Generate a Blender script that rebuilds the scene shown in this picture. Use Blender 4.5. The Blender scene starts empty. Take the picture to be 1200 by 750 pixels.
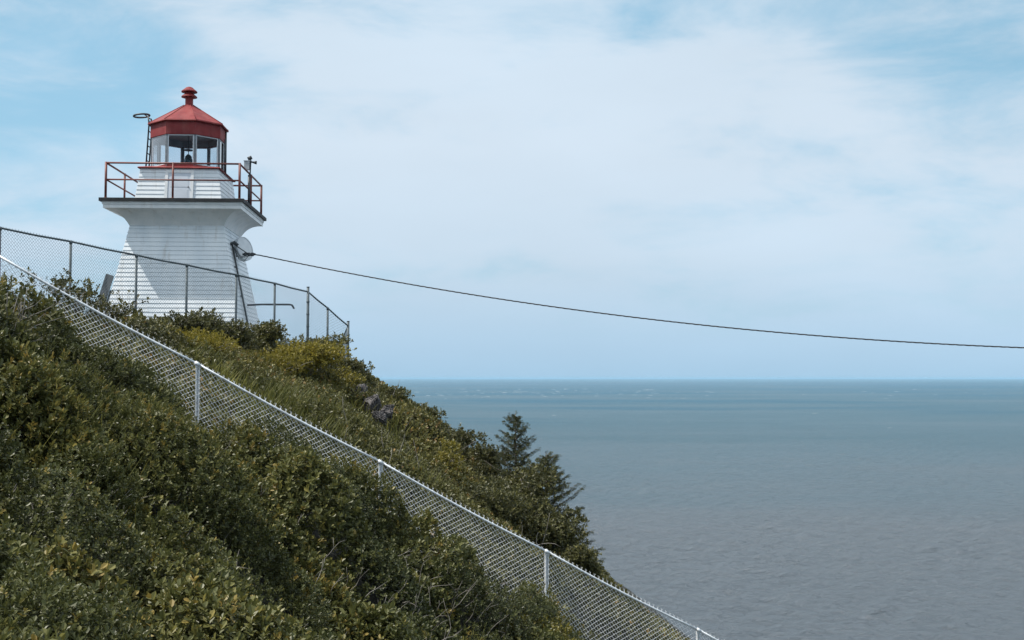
import bpy, math, random
import numpy as np
from mathutils import Vector, Matrix, Euler

R = math.radians
rng = np.random.default_rng(7)
random.seed(7)
scene = bpy.context.scene
col = scene.collection

# ------------------------------------------------------------------ camera
CAMZ = 40.0                      # eye height above the sea
F = 1350.0                       # focal length in pixels of the 1200 px wide photograph
PITCH = math.atan(68.0 / F)
cd = bpy.data.cameras.new('camera')
cam = bpy.data.objects.new('camera', cd)
col.objects.link(cam)
cd.sensor_width = 36.0
cd.lens = F / 1200.0 * 36.0
cd.clip_start = 0.1
cd.clip_end = 400000.0
cam.location = (0, 0, CAMZ)
cam.rotation_euler = (math.pi / 2 + PITCH, 0, 0)
scene.camera = cam

# ------------------------------------------------------------------ light
SUN_TO = Vector((-0.60, -0.125, 1.0)).normalized()       # direction towards the sun
sun_el = math.asin(SUN_TO.z)
sun_az = math.atan2(SUN_TO.x, SUN_TO.y)
sl = bpy.data.lights.new('sun', 'SUN')
sl.energy = 4.8
sl.angle = R(0.6)
sl.color = (1.0, 0.955, 0.88)
so = bpy.data.objects.new('sun', sl)
col.objects.link(so)
so.rotation_euler = SUN_TO.to_track_quat('Z', 'Y').to_euler()

scene.view_settings.view_transform = 'Standard'
scene.view_settings.look = 'None'
scene.view_settings.gamma = 1.0
scene.view_settings.exposure = 0.22
scene.view_settings.use_curve_mapping = False

world = bpy.data.worlds.new('World')
scene.world = world
world.use_nodes = True
wn, wl = world.node_tree.nodes, world.node_tree.links
wn.clear()
def W(t, **kw):
    n = wn.new(t)
    for k, v in kw.items():
        setattr(n, k, v)
    return n
w_out = W('ShaderNodeOutputWorld')
w_bg = W('ShaderNodeBackground')
w_bg.inputs['Strength'].default_value = 0.10
sky = W('ShaderNodeTexSky', sky_type='NISHITA')
sky.sun_disc = False
sky.sun_elevation = sun_el
sky.sun_rotation = sun_az
sky.altitude = 40
sky.air_density = 1.0
sky.dust_density = 1.2
sky.ozone_density = 1.0
tc = W('ShaderNodeTexCoord')
sep = W('ShaderNodeSeparateXYZ')
wl.new(tc.outputs['Generated'], sep.inputs[0])
# veil colour by elevation (values are the radiance divided by the strength above)
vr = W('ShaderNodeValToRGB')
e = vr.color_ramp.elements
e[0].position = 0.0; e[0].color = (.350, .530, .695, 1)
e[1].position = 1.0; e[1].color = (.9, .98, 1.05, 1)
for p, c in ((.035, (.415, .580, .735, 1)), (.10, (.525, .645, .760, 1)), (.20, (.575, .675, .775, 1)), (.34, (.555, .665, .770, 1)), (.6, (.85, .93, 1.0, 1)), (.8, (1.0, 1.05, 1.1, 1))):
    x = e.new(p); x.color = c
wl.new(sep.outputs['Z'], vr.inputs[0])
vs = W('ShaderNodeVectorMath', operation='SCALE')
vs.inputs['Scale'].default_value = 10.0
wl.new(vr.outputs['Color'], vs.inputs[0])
# soft cloud texture
mp = W('ShaderNodeMapping'); mp.inputs['Scale'].default_value = (1.0, 1.0, 3.0); mp.inputs['Rotation'].default_value = (0.0, 0.35, 0.0)
wl.new(tc.outputs['Generated'], mp.inputs[0])
nz = W('ShaderNodeTexNoise'); nz.inputs['Scale'].default_value = 4.6; nz.inputs['Detail'].default_value = 9; nz.inputs['Roughness'].default_value = .60
nz.inputs['Distortion'].default_value = .35
wl.new(mp.outputs[0], nz.inputs['Vector'])
def wdir(px, py):
    u, v = (px - 600) / F, (375 - py) / F
    c, s = math.cos(PITCH), math.sin(PITCH)
    return Vector((u, c - v * s, s + v * c)).normalized()
def blob(px, py, c0, sharp):
    d = wdir(px, py)
    n = W('ShaderNodeVectorMath', operation='DOT_PRODUCT')
    n.inputs[1].default_value = d
    nrm = W('ShaderNodeVectorMath', operation='NORMALIZE')
    wl.new(tc.outputs['Generated'], nrm.inputs[0])
    wl.new(nrm.outputs[0], n.inputs[0])
    m = W('ShaderNodeMapRange', interpolation_type='SMOOTHERSTEP')
    m.inputs['From Min'].default_value = math.cos(R(sharp)); m.inputs['From Max'].default_value = 1.0
    m.inputs['To Min'].default_value = 0; m.inputs['To Max'].default_value = c0
    wl.new(n.outputs['Value'], m.inputs['Value'])
    return m.outputs[0]
def wadd(a, b, op='ADD'):
    n = W('ShaderNodeMath', operation=op)
    for i, q in enumerate((a, b)):
        if isinstance(q, (int, float)): n.inputs[i].default_value = q
        else: wl.new(q, n.inputs[i])
    return n.outputs[0]
gaps = wadd(wadd(blob(40, 60, .27, 9), blob(1090, 15, .16, 7)), wadd(blob(250, 150, .12, 6), blob(1190, 110, .07, 5)))
cov = wadd(nz.outputs['Fac'], gaps, 'SUBTRACT')
cm = W('ShaderNodeMapRange', interpolation_type='SMOOTHSTEP')
cm.inputs['From Min'].default_value = .18; cm.inputs['From Max'].default_value = .56
cm.inputs['To Min'].default_value = .10; cm.inputs['To Max'].default_value = .98
wl.new(cov, cm.inputs['Value'])
# blue of the gaps: the Nishita sky, lifted by thin veil
mix1 = W('ShaderNodeMixRGB'); mix1.blend_type = 'MIX'; mix1.inputs['Fac'].default_value = .62
mix1.inputs['Color2'].default_value = (2.7, 5.9, 7.9, 1)
wl.new(sky.outputs[0], mix1.inputs['Color1'])
# near the horizon the veil is complete
hz = W('ShaderNodeMapRange'); hz.inputs['From Min'].default_value = .03; hz.inputs['From Max'].default_value = .13
hz.inputs['To Min'].default_value = 1; hz.inputs['To Max'].default_value = 0
wl.new(sep.outputs['Z'], hz.inputs['Value'])
cfac = wadd(cm.outputs[0], hz.outputs[0], 'MAXIMUM')
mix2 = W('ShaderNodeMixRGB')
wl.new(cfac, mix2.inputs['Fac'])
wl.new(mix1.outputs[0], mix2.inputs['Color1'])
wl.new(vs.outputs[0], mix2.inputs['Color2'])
# faint light and dark within the veil
n2 = W('ShaderNodeTexNoise'); n2.inputs['Scale'].default_value = 2.2; n2.inputs['Detail'].default_value = 5
wl.new(mp.outputs[0], n2.inputs['Vector'])
m2 = W('ShaderNodeMapRange'); m2.inputs['From Min'].default_value = .3; m2.inputs['From Max'].default_value = .7
m2.inputs['To Min'].default_value = .93; m2.inputs['To Max'].default_value = 1.05
wl.new(n2.outputs['Fac'], m2.inputs['Value'])
fin = W('ShaderNodeVectorMath', operation='SCALE')
wl.new(mix2.outputs[0], fin.inputs[0]); wl.new(m2.outputs[0], fin.inputs['Scale'])
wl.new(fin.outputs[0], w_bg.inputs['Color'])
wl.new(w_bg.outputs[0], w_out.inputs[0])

# ------------------------------------------------------------------ helpers
def P(px, py, Y):
    """point on the sight line of a pixel of the photograph at depth Y (eye at z = 0)"""
    u, v = (px - 600) / F, (375 - py) / F
    c, s = math.cos(PITCH), math.sin(PITCH)
    dy, dz = c - v * s, s + v * c
    return Vector((u * Y / dy, Y, dz / dy * Y))
def tag(o, label=None, cat=None, group=None, kind=None):
    if label: o['label'] = label
    if cat: o['category'] = cat
    if group: o['group'] = group
    if kind: o['kind'] = kind
    return o
def empty(name, loc, rz=0.0, parent=None):
    o = bpy.data.objects.new(name, None)
    o.empty_display_size = .3
    col.objects.link(o); o.location = loc; o.rotation_euler = (0, 0, rz)
    if parent: o.parent = parent
    return o

class MB:
    def __init__(s): s.v = []; s.f = []; s.sm = []
    def add(s, vs, fs, smooth=False):
        n = len(s.v)
        s.v += [tuple(p) for p in vs]
        s.f += [tuple(i + n for i in f) for f in fs]
        s.sm += [smooth] * len(fs)
    def box(s, c, size, rot=None):
        x, y, z = size[0] / 2, size[1] / 2, size[2] / 2
        vs = [Vector((i, j, k)) for k in (-z, z) for j in (-y, y) for i in (-x, x)]
        if rot is not None: vs = [rot @ p for p in vs]
        vs = [p + Vector(c) for p in vs]
        s.add(vs, [(0, 2, 3, 1), (4, 5, 7, 6), (0, 1, 5, 4), (2, 6, 7, 3), (0, 4, 6, 2), (1, 3, 7, 5)])
    def bar(s, a, b, w, d=None, up=Vector((0, 0, 1))):
        """rectangular bar from a to b"""
        a, b = Vector(a), Vector(b); d = d or w
        t = (b - a).normalized()
        if abs(t.dot(up)) > .97: up = Vector((0, 1, 0))
        r = t.cross(up).normalized(); q = r.cross(t)
        vs = [p + r * i * w / 2 + q * j * d / 2 for p in (a, b) for (i, j) in ((-1, -1), (1, -1), (1, 1), (-1, 1))]
        s.add(vs, [(3, 2, 1, 0), (4, 5, 6, 7), (0, 1, 5, 4), (1, 2, 6, 5), (2, 3, 7, 6), (3, 0, 4, 7)])
    def tube(s, pts, r, n=8, cap=True, smooth=True, r2=None):
        pts = [Vector(p) for p in pts]
        m = len(pts); rings = []
        ref = Vector((0, 0, 1))
        t0 = (pts[1] - pts[0]).normalized()
        if abs(t0.dot(ref)) > .95: ref = Vector((1, 0, 0))
        vs = []
        for i, p in enumerate(pts):
            t = (pts[min(i + 1, m - 1)] - pts[max(i - 1, 0)])
            t = t.normalized() if t.length > 1e-9 else t0
            a = t.cross(ref)
            a = a.normalized() if a.length > 1e-6 else t.orthogonal().normalized()
            b = a.cross(t)
            rr = r if r2 is None else r + (r2 - r) * i / max(1, m - 1)
            for k in range(n):
                an = 2 * math.pi * k / n
                vs.append(p + a * math.cos(an) * rr + b * math.sin(an) * rr)
        fs = [(i * n + k, i * n + (k + 1) % n, (i + 1) * n + (k + 1) % n, (i + 1) * n + k) for i in range(m - 1) for k in range(n)]
        if cap: fs += [tuple(range(n))[::-1], tuple((m - 1) * n + k for k in range(n))]
        s.add(vs, fs, smooth)
    def rings(s, prof, sides=4, rot=None, cx=0, cy=0, cap=True, smooth=False, apothem=True):
        """prof: (half width, z) list; regular cross-section with flats facing -Y"""
        rot = math.pi / sides if rot is None else rot
        k = 1 / math.cos(math.pi / sides) if apothem else 1
        for (h0, z0), (h1, z1) in zip(prof[:-1], prof[1:]):
            vs = []
            for h, z in ((h0, z0), (h1, z1)):
                for i in range(sides):
                    a = rot + 2 * math.pi * i / sides
                    vs.append((cx + math.cos(a) * h * k, cy + math.sin(a) * h * k, z))
            s.add(vs, [(i, (i + 1) % sides, sides + (i + 1) % sides, sides + i) for i in range(sides)], smooth)
        if cap:
            for (h, z), rev in ((prof[0], True), (prof[-1], False)):
                if h > 1e-4:
                    vs = [(cx + math.cos(rot + 2 * math.pi * i / sides) * h * k, cy + math.sin(rot + 2 * math.pi * i / sides) * h * k, z) for i in range(sides)]
                    f = tuple(range(sides))
                    s.add(vs, [f[::-1] if rev else f])
    def build(s, name, mat, parent=None):
        me = bpy.data.meshes.new(name)
        me.from_pydata(s.v, [], s.f)
        me.polygons.foreach_set('use_smooth', s.sm)
        me.materials.append(mat)
        me.update()
        o = bpy.data.objects.new(name, me)
        col.objects.link(o)
        if parent: o.parent = parent
        return o

# ------------------------------------------------------------------ materials
def material(name):
    m = bpy.data.materials.new(name); m.use_nodes = True
    nt = m.node_tree
    return m, nt, nt.nodes['Principled BSDF']
def mat_noise(name, c1, c2, scale=6, rough=.5, bump=.0, metal=0, detail=6, stretch=(1, 1, 1), spec=.5, bscale=None):
    m, nt, b = material(name)
    t = nt.nodes.new('ShaderNodeTexCoord'); mp = nt.nodes.new('ShaderNodeMapping'); mp.inputs['Scale'].default_value = stretch
    nt.links.new(t.outputs['Object'], mp.inputs[0])
    n = nt.nodes.new('ShaderNodeTexNoise'); n.inputs['Scale'].default_value = scale; n.inputs['Detail'].default_value = detail
    nt.links.new(mp.outputs[0], n.inputs['Vector'])
    r = nt.nodes.new('ShaderNodeValToRGB')
    r.color_ramp.elements[0].position = .35; r.color_ramp.elements[1].position = .68
    r.color_ramp.elements[0].color = (*c1, 1); r.color_ramp.elements[1].color = (*c2, 1)
    nt.links.new(n.outputs['Fac'], r.inputs[0]); nt.links.new(r.outputs[0], b.inputs['Base Color'])
    b.inputs['Roughness'].default_value = rough; b.inputs['Metallic'].default_value = metal
    b.inputs['Specular IOR Level'].default_value = spec
    if bump:
        n3 = nt.nodes.new('ShaderNodeTexNoise'); n3.inputs['Scale'].default_value = bscale or scale * 3; n3.inputs['Detail'].default_value = 8
        nt.links.new(mp.outputs[0], n3.inputs['Vector'])
        bp = nt.nodes.new('ShaderNodeBump'); bp.inputs['Strength'].default_value = bump; bp.inputs['Distance'].default_value = .05
        nt.links.new(n3.outputs['Fac'], bp.inputs['Height']); nt.links.new(bp.outputs[0], b.inputs['Normal'])
    return m
M = {}
def weathered(m, c, scale, stretch, lo, hi, amt):
    """stains and faded patches that belong to the surface itself"""
    nt = m.node_tree; b = nt.nodes['Principled BSDF']; src = b.inputs['Base Color'].links[0].from_socket
    t = nt.nodes.new('ShaderNodeTexCoord'); mp = nt.nodes.new('ShaderNodeMapping'); mp.inputs['Scale'].default_value = stretch
    n = nt.nodes.new('ShaderNodeTexNoise'); n.inputs['Scale'].default_value = scale; n.inputs['Detail'].default_value = 9; n.inputs['Roughness'].default_value = .62
    r = nt.nodes.new('ShaderNodeMapRange'); r.inputs['From Min'].default_value = lo; r.inputs['From Max'].default_value = hi; r.inputs['To Max'].default_value = amt
    x = nt.nodes.new('ShaderNodeMixRGB'); x.inputs['Color2'].default_value = (*c, 1)
    L_ = nt.links.new
    L_(t.outputs['Object'], mp.inputs[0]); L_(mp.outputs[0], n.inputs['Vector']); L_(n.outputs['Fac'], r.inputs['Value'])
    L_(r.outputs[0], x.inputs['Fac']); L_(src, x.inputs['Color1']); L_(x.outputs[0], b.inputs['Base Color'])
M['white'] = mat_noise('white_paint', (.65, .70, .74), (.78, .81, .83), 1.7, .55, .05, stretch=(1, 1, .35))
M['white_trim'] = mat_noise('white_trim', (.70, .72, .73), (.80, .80, .80), 3, .5)
M['red'] = mat_noise('red_paint', (.16, .020, .022), (.235, .034, .034), 3, .6, .05, spec=.25)
M['red_rail'] = mat_noise('red_brown_rail', (.115, .026, .022), (.17, .038, .030), 9, .55)
M['tar'] = mat_noise('dark_deck_edge', (.018, .018, .02), (.04, .04, .04), 5, .8)
M['dark'] = mat_noise('dark_metal', (.035, .04, .045), (.07, .075, .08), 8, .5, metal=.3)
M['lamp_dark'] = mat_noise('lamp_metal', (.04, .06, .07), (.09, .12, .13), 8, .35, metal=.5)
M['grey'] = mat_noise('grey_metal', (.28, .30, .32), (.42, .44, .45), 8, .45, metal=.3)
M['frame'] = mat_noise('mullion_grey', (.10, .12, .14), (.18, .20, .22), 8, .5)
M['galv'] = mat_noise('galvanised', (.62, .65, .68), (.82, .84, .86), 30, .42, metal=.25)
M['galv_wire'] = mat_noise('galvanised_wire', (.62, .64, .66), (.82, .83, .84), 30, .5)
M['fence_dark'] = mat_noise('shaded_fence_steel', (.045, .065, .075), (.10, .125, .14), 12, .55, metal=.2)  # same metal as the near fence, its shaded look painted as darker grey
M['wire_dark'] = mat_noise('shaded_wire', (.11, .15, .18), (.22, .26, .29), 12, .55, metal=.2)  # upper fence wire, likewise painted darker to stand in for shade
M['cable'] = mat_noise('cable_black', (.02, .022, .025), (.05, .05, .055), 20, .6)
M['dish'] = mat_noise('dish_paint', (.55, .58, .61), (.66, .69, .71), 4, .5)
M['board'] = mat_noise('weathered_board', (.07, .08, .09), (.19, .20, .21), 3, .85, .4, stretch=(6, 6, .6))
M['lining'] = mat_noise('blue_grey_lining', (.26, .32, .36), (.34, .40, .44), 3, .6)
M['rock'] = mat_noise('rock', (.028, .026, .026), (.20, .182, .18), 7, .9, .9, detail=10)
M['bark'] = mat_noise('bark', (.09, .075, .06), (.20, .17, .14), 18, .9, .3)
M['twig'] = mat_noise('grey_twig', (.10, .09, .08), (.26, .24, .21), 10, .8)
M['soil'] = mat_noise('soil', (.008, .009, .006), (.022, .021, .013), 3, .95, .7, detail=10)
M['foam'] = mat_noise('foam', (.24, .28, .30), (.46, .49, .50), 1, .8)

weathered(M['white'], (.40, .36, .31), 3.0, (1.6, 1.6, .16), .56, .76, .55)
weathered(M['white_trim'], (.42, .37, .32), 3.0, (1.6, 1.6, .3), .56, .78, .5)
weathered(M['red'], (.27, .085, .075), 2.4, (1, 1, .5), .45, .72, .6)
weathered(M['red_rail'], (.16, .065, .03), 7, (1, 1, 1), .5, .65, .7)
weathered(M['galv'], (.34, .33, .32), 5, (1, 1, 1), .52, .68, .7)
g, nt, b = material('glass')
for n in list(nt.nodes): nt.nodes.remove(n)
o_ = nt.nodes.new('ShaderNodeOutputMaterial'); mx = nt.nodes.new('ShaderNodeMixShader'); tr = nt.nodes.new('ShaderNodeBsdfTransparent')
gl = nt.nodes.new('ShaderNodeBsdfGlossy'); gl.inputs['Roughness'].default_value = .03; fr = nt.nodes.new('ShaderNodeFresnel'); fr.inputs[0].default_value = 1.15
tr.inputs[0].default_value = (.90, .93, .95, 1)
nt.links.new(fr.outputs[0], mx.inputs[0]); nt.links.new(tr.outputs[0], mx.inputs[1]); nt.links.new(gl.outputs[0], mx.inputs[2]); nt.links.new(mx.outputs[0], o_.inputs[0])
M['glass'] = g

def leaf_material(name, cols, rough=.45, trans=.25):
    """colour from the per-leaf 'tint' value, with some light passing through the leaf"""
    m, nt, b = material(name)
    at = nt.nodes.new('ShaderNodeAttribute'); at.attribute_name = 'tint'
    r = nt.nodes.new('ShaderNodeValToRGB')
    el = r.color_ramp.elements
    el[0].position = cols[0][0]; el[0].color = (*cols[0][1], 1)
    el[1].position = cols[-1][0]; el[1].color = (*cols[-1][1], 1)
    for p, c in cols[1:-1]:
        x = el.new(p); x.color = (*c, 1)
    nt.links.new(at.outputs['Fac'], r.inputs[0])
    nt.links.new(r.outputs[0], b.inputs['Base Color'])
    b.inputs['Roughness'].default_value = rough
    b.inputs['Specular IOR Level'].default_value = .35
    tl = nt.nodes.new('ShaderNodeBsdfTranslucent'); nt.links.new(r.outputs[0], tl.inputs[0])
    mx = nt.nodes.new('ShaderNodeMixShader'); mx.inputs[0].default_value = trans
    out = nt.nodes['Material Output']
    nt.links.new(b.outputs[0], mx.inputs[1]); nt.links.new(tl.outputs[0], mx.inputs[2]); nt.links.new(mx.outputs[0], out.inputs[0])
    return m
M['leaf'] = leaf_material('leaf_olive', [(0, (0.0261, 0.0340, 0.0123)), (.35, (0.0617, 0.0705, 0.0225)), (.7, (0.1164, 0.1191, 0.0361)), (.9, (0.1900, 0.1702, 0.0451)), (1, (0.2493, 0.1824, 0.0451))])
M['leaf_mid'] = leaf_material('leaf_mid', [(0, (0.0286, 0.0343, 0.0140)), (.35, (0.0683, 0.0687, 0.0237)), (.7, (0.1233, 0.1190, 0.0367)), (.9, (0.1928, 0.1660, 0.0453)), (1, (0.2313, 0.1431, 0.0431))])
M['leaf_yellow'] = leaf_material('leaf_yellow', [(0, (0.0648, 0.0618, 0.0120)), (.4, (0.1728, 0.1494, 0.0220)), (.8, (0.3132, 0.2524, 0.0350)), (1, (0.3888, 0.2885, 0.0500))])
M['grass'] = leaf_material('grass', [(0, (0.0500, 0.0560, 0.0140)), (.5, (0.1200, 0.1210, 0.0260)), (.85, (0.2100, 0.1960, 0.0400)), (1, (0.3000, 0.2576, 0.0700))], .6)
M['needle'] = leaf_material('needle', [(0, (.020, .026, .010)), (.5, (.052, .060, .018)), (1, (.105, .105, .030))], .55, .1)

# ------------------------------------------------------------------ terrain height
# near fence line (plan) : posts every span, ground below the rail
def NF(t): return Vector((-4.37 + 2.45 * t, 16 + .88 * t))
NF_RAIL_PX = [(-260, 165), (-8, 297), (233, 426), (447, 541), (645, 646), (823, 738), (985, 822)]
ctrl = []
def cpt(x, y, z): ctrl.append((x, y, z))
def cpx(px, py, d, off=0.0):
    p = P(px, py, d); ctrl.append((p.x, p.y, p.z - off))
for t, z in ((-3, 2.4), (-2, 1.45), (-1, .28), (0, -1.1), (1, -2.52), (2, -3.95), (3, -5.4), (4, -6.8)):
    p = NF(t); cpt(p.x, p.y, z)
# foreground (canopy seen in the photograph, less its height)
for a in ((0, 366, 13.0), (60, 402, 13.9), (0, 450, 10.5), (0, 550, 8.8), (0, 650, 7.6), (0, 750, 6.6), (130, 440, 14.4), (150, 490, 12.2), (150, 560, 10.3),
          (150, 650, 8.9), (150, 750, 7.7), (240, 492, 15.1), (330, 520, 15.6), (385, 548, 15.9), (440, 556, 16.2), (300, 540, 13.6), (300, 620, 11.6), (300, 750, 9.0), (400, 575, 14.6), (440, 640, 13.6), (450, 750, 10.9),
          (540, 660, 15.9), (560, 750, 13.0), (640, 722, 16.6), (660, 760, 16.0)):
    cpx(*a, .55)
# far fence line
FFP = [(-75, 252, 21.2), (0, 267, 22.5), (83, 283, 24.0), (160, 299, 25.6), (219, 310.5, 27.0), (277, 322, 28.3), (322, 332, 29.6), (361, 342, 31.0)]
for a in FFP: cpx(a[0], a[1], a[2], 2.08 if a[0] < 230 else 1.86)
cpx(384, 361, 31.6, 1.7); cpx(408, 382, 32.2, 1.6)
# slope between the two fences and the edge of the hill
cpx(300, 440, 23.5, .2); cpx(400, 480, 25.5, .3); cpx(330, 470, 20.5, .25); cpx(480, 470, 30.5, .45); cpx(480, 520, 25.5, .4); cpx(560, 520, 29.0, .45)
cpx(540, 570, 23.5, .4); cpx(600, 610, 25, .5); cpx(640, 615, 27.5, .3); cpx(700, 672, 24.5, .4); cpx(650, 650, 23, .4); cpx(745, 712, 22.5, .45); cpx(792, 752, 21.5, .45)
cpx(440, 448, 31.0, .45); cpx(520, 496, 29.8, .45); cpx(400, 424, 31.3, .35); cpx(200, 400, 22.5, .2); cpx(100, 400, 19.5, .2)
for a in ((-2, 38, -2.2), (1, 36, -5), (4, 32, -8), (7, 26, -9.8), (7, 18, -9), (6, 12, -7.8), (4, 6, -5), (-14, 38, .45), (-8.3, 37, .45), (-8.5, 43, .5), (-14, 44, .7),
          (-20, 40, .8), (-11, 50, -1), (-20, 30, 1.25), (-5.5, 38, -.1), (-5, 43, -1), (0, 0, -1.65), (-2, 2, -1.7), (.6, 4, -2.7), (1.6, 8, -4.4), (3, 12, -6.1),
          (-6, 6, -1.3), (-9, 9, .3), (-12, 5, .3), (-20, 15, 2.2), (0, -6, -1.5), (-10, -6, -1)):
    cpt(*a)
C = np.array(ctrl)
def _phi(r2): return np.where(r2 > 1e-9, .5 * r2 * np.log(np.maximum(r2, 1e-12)), 0)
n_ = len(C)
K = _phi(((C[:, None, :2] - C[None, :, :2]) ** 2).sum(-1)) + np.eye(n_) * 1.5
Q = np.c_[np.ones(n_), C[:, :2]]
A_ = np.block([[K, Q], [Q.T, np.zeros((3, 3))]])
sol = np.linalg.solve(A_, np.r_[C[:, 2], 0, 0, 0])
def ground(x, y):
    """terrain height relative to the eye; arrays in, array out"""
    x = np.asarray(x, float); y = np.asarray(y, float)
    sh = x.shape; x = x.ravel(); y = y.ravel()
    xc = np.clip(x, -20, 7.5); yc = np.clip(y, -6, 48)
    out = np.empty(len(x))
    for i in range(0, len(x), 20000):
        a, b = xc[i:i + 20000], yc[i:i + 20000]
        r2 = (a[:, None] - C[:, 0]) ** 2 + (b[:, None] - C[:, 1]) ** 2
        out[i:i + 20000] = _phi(r2) @ sol[:n_] + sol[n_] + sol[n_ + 1] * a + sol[n_ + 2] * b
    d1 = np.maximum(0, x - 7.5); d2 = np.maximum(0, y - 48)
    out = out - 1.5 * d1 - 1.5 * d2
    return out.reshape(sh)
def g1(x, y): return float(ground(np.array([x]), np.array([y]))[0])

def np_mesh(name, verts, loops, fsize, mat, parent=None, tint=None, smooth=False):
    """fast mesh from arrays; all faces have the same number of corners"""
    me = bpy.data.meshes.new(name)
    nf = len(loops) // fsize
    me.vertices.add(len(verts)); me.vertices.foreach_set('co', np.asarray(verts, np.float32).ravel())
    me.loops.add(len(loops)); me.loops.foreach_set('vertex_index', np.asarray(loops, np.int32))
    me.polygons.add(nf); me.polygons.foreach_set('loop_start', np.arange(0, nf * fsize, fsize, dtype=np.int32))
    me.update(calc_edges=True)
    me.polygons.foreach_set('use_smooth', np.full(nf, smooth))
    if tint is not None:
        at = me.attributes.new('tint', 'FLOAT', 'FACE'); at.data.foreach_set('value', np.asarray(tint, np.float32))
    me.materials.append(mat)
    o = bpy.data.objects.new(name, me); col.objects.link(o)
    if parent: o.parent = parent
    return o
def grid(name, xs, ys, zfun, mat, smooth=True):
    X, Y = np.meshgrid(xs, ys)
    Z = zfun(X, Y)
    v = np.c_[X.ravel(), Y.ravel(), Z.ravel()]
    nx, ny = len(xs), len(ys)
    i = (np.arange(ny - 1)[:, None] * nx + np.arange(nx - 1)).ravel()
    lp = np.c_[i, i + 1, i + nx + 1, i + nx].ravel()
    return np_mesh(name, v, lp, 4, mat, smooth=smooth)
def vnoise(x, y, s, seed=0):
    """smooth value noise"""
    r = np.random.default_rng(seed).random((256, 256))
    x = np.asarray(x) / s + 1000.3; y = np.asarray(y) / s + 1000.7
    i, j = np.floor(x).astype(int), np.floor(y).astype(int); fx, fy = x - i, y - j
    fx = fx * fx * (3 - 2 * fx); fy = fy * fy * (3 - 2 * fy)
    q = lambda a, b: r[a % 256, b % 256]
    return (q(i, j) * (1 - fx) + q(i + 1, j) * fx) * (1 - fy) + (q(i, j + 1) * (1 - fx) + q(i + 1, j + 1) * fx) * fy

xs = np.r_[np.linspace(-90, -24, 24), np.arange(-21.5, 12, .35), np.linspace(12.5, 34, 22)]
ys = np.r_[np.linspace(-70, -8, 22), np.arange(-6, 50, .4), np.linspace(51, 80, 22)]
def hz_(X, Y):
    return CAMZ + np.maximum(ground(X, Y) + (vnoise(X, Y, 1.3, 3) - .5) * .14 + (vnoise(X, Y, .5, 4) - .5) * .07, -46)
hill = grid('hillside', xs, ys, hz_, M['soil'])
tag(hill, 'steep dark grassy headland slope dropping towards the sea', 'hill', kind='structure')

# ------------------------------------------------------------------ sea
m, nt, b = material('sea_water')
def N(t): return nt.nodes.new(t)
L = nt.links.new
tcn = N('ShaderNodeTexCoord')
def noise(scale, stretch, detail=4, rough=.55, rot=0.0):
    mpn = N('ShaderNodeMapping'); mpn.inputs['Scale'].default_value = stretch; mpn.inputs['Rotation'].default_value = (0, 0, rot)
    L(tcn.outputs['Object'], mpn.inputs[0])
    q = N('ShaderNodeTexNoise'); q.inputs['Scale'].default_value = scale; q.inputs['Detail'].default_value = detail; q.inputs['Roughness'].default_value = rough
    L(mpn.outputs[0], q.inputs['Vector'])
    return q.outputs['Fac']
big = noise(.0028, (.45, 1, 1), 5, .6, R(4))
rp = N('ShaderNodeValToRGB'); rp.color_ramp.elements[0].position = .36; rp.color_ramp.elements[1].position = .64
rp.color_ramp.elements[0].color = (.045, .100, .128, 1); rp.color_ramp.elements[1].color = (.098, .106, .116, 1)
L(big, rp.inputs[0])
sp_ = N('ShaderNodeSeparateXYZ'); L(tcn.outputs['Object'], sp_.inputs[0])
di = N('ShaderNodeMath'); di.operation = 'DIVIDE'; di.inputs[0].default_value = 300.0; L(sp_.outputs['Y'], di.inputs[1])
wb = N('ShaderNodeMath'); wb.operation = 'MULTIPLY_ADD'; L(big, wb.inputs[0]); wb.inputs[1].default_value = 1.3; wb.inputs[2].default_value = -.65
wa = N('ShaderNodeMath'); wa.operation = 'ADD'; L(di.outputs[0], wa.inputs[0]); L(wb.outputs[0], wa.inputs[1])
sr = N('ShaderNodeValToRGB'); L(wa.outputs[0], sr.inputs[0])
ee = sr.color_ramp.elements
ee[0].position = 0; ee[0].color = (.030, .092, .138, 1); ee[1].position = 1.0; ee[1].color = (.118, .140, .162, 1)
x_ = ee.new(.22); x_.color = (.062, .112, .142, 1)
x_ = ee.new(.60); x_.color = (.090, .132, .162, 1)
w1 = noise(.22, (.34, 1, 1), 9, .72, R(6)); w2 = noise(.75, (.42, 1, 1), 6, .68, R(-8)); w0 = noise(.05, (.4, 1, 1), 4, .6, R(10))
ad = N('ShaderNodeMath'); ad.operation = 'MULTIPLY_ADD'; L(w2, ad.inputs[0]); ad.inputs[1].default_value = .50; L(w1, ad.inputs[2])
bp = N('ShaderNodeBump'); bp.inputs['Strength'].default_value = 1.0; bp.inputs['Distance'].default_value = 2.3
L(ad.outputs[0], bp.inputs['Height'])
nt.nodes.remove(b)
# choppy water: body colour below a reflection whose share never reaches that of a calm mirror
df = N('ShaderNodeBsdfDiffuse'); gl_ = N('ShaderNodeBsdfGlossy'); gl_.inputs['Roughness'].default_value = .10
fr_ = N('ShaderNodeFresnel'); fr_.inputs['IOR'].default_value = 1.33
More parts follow.
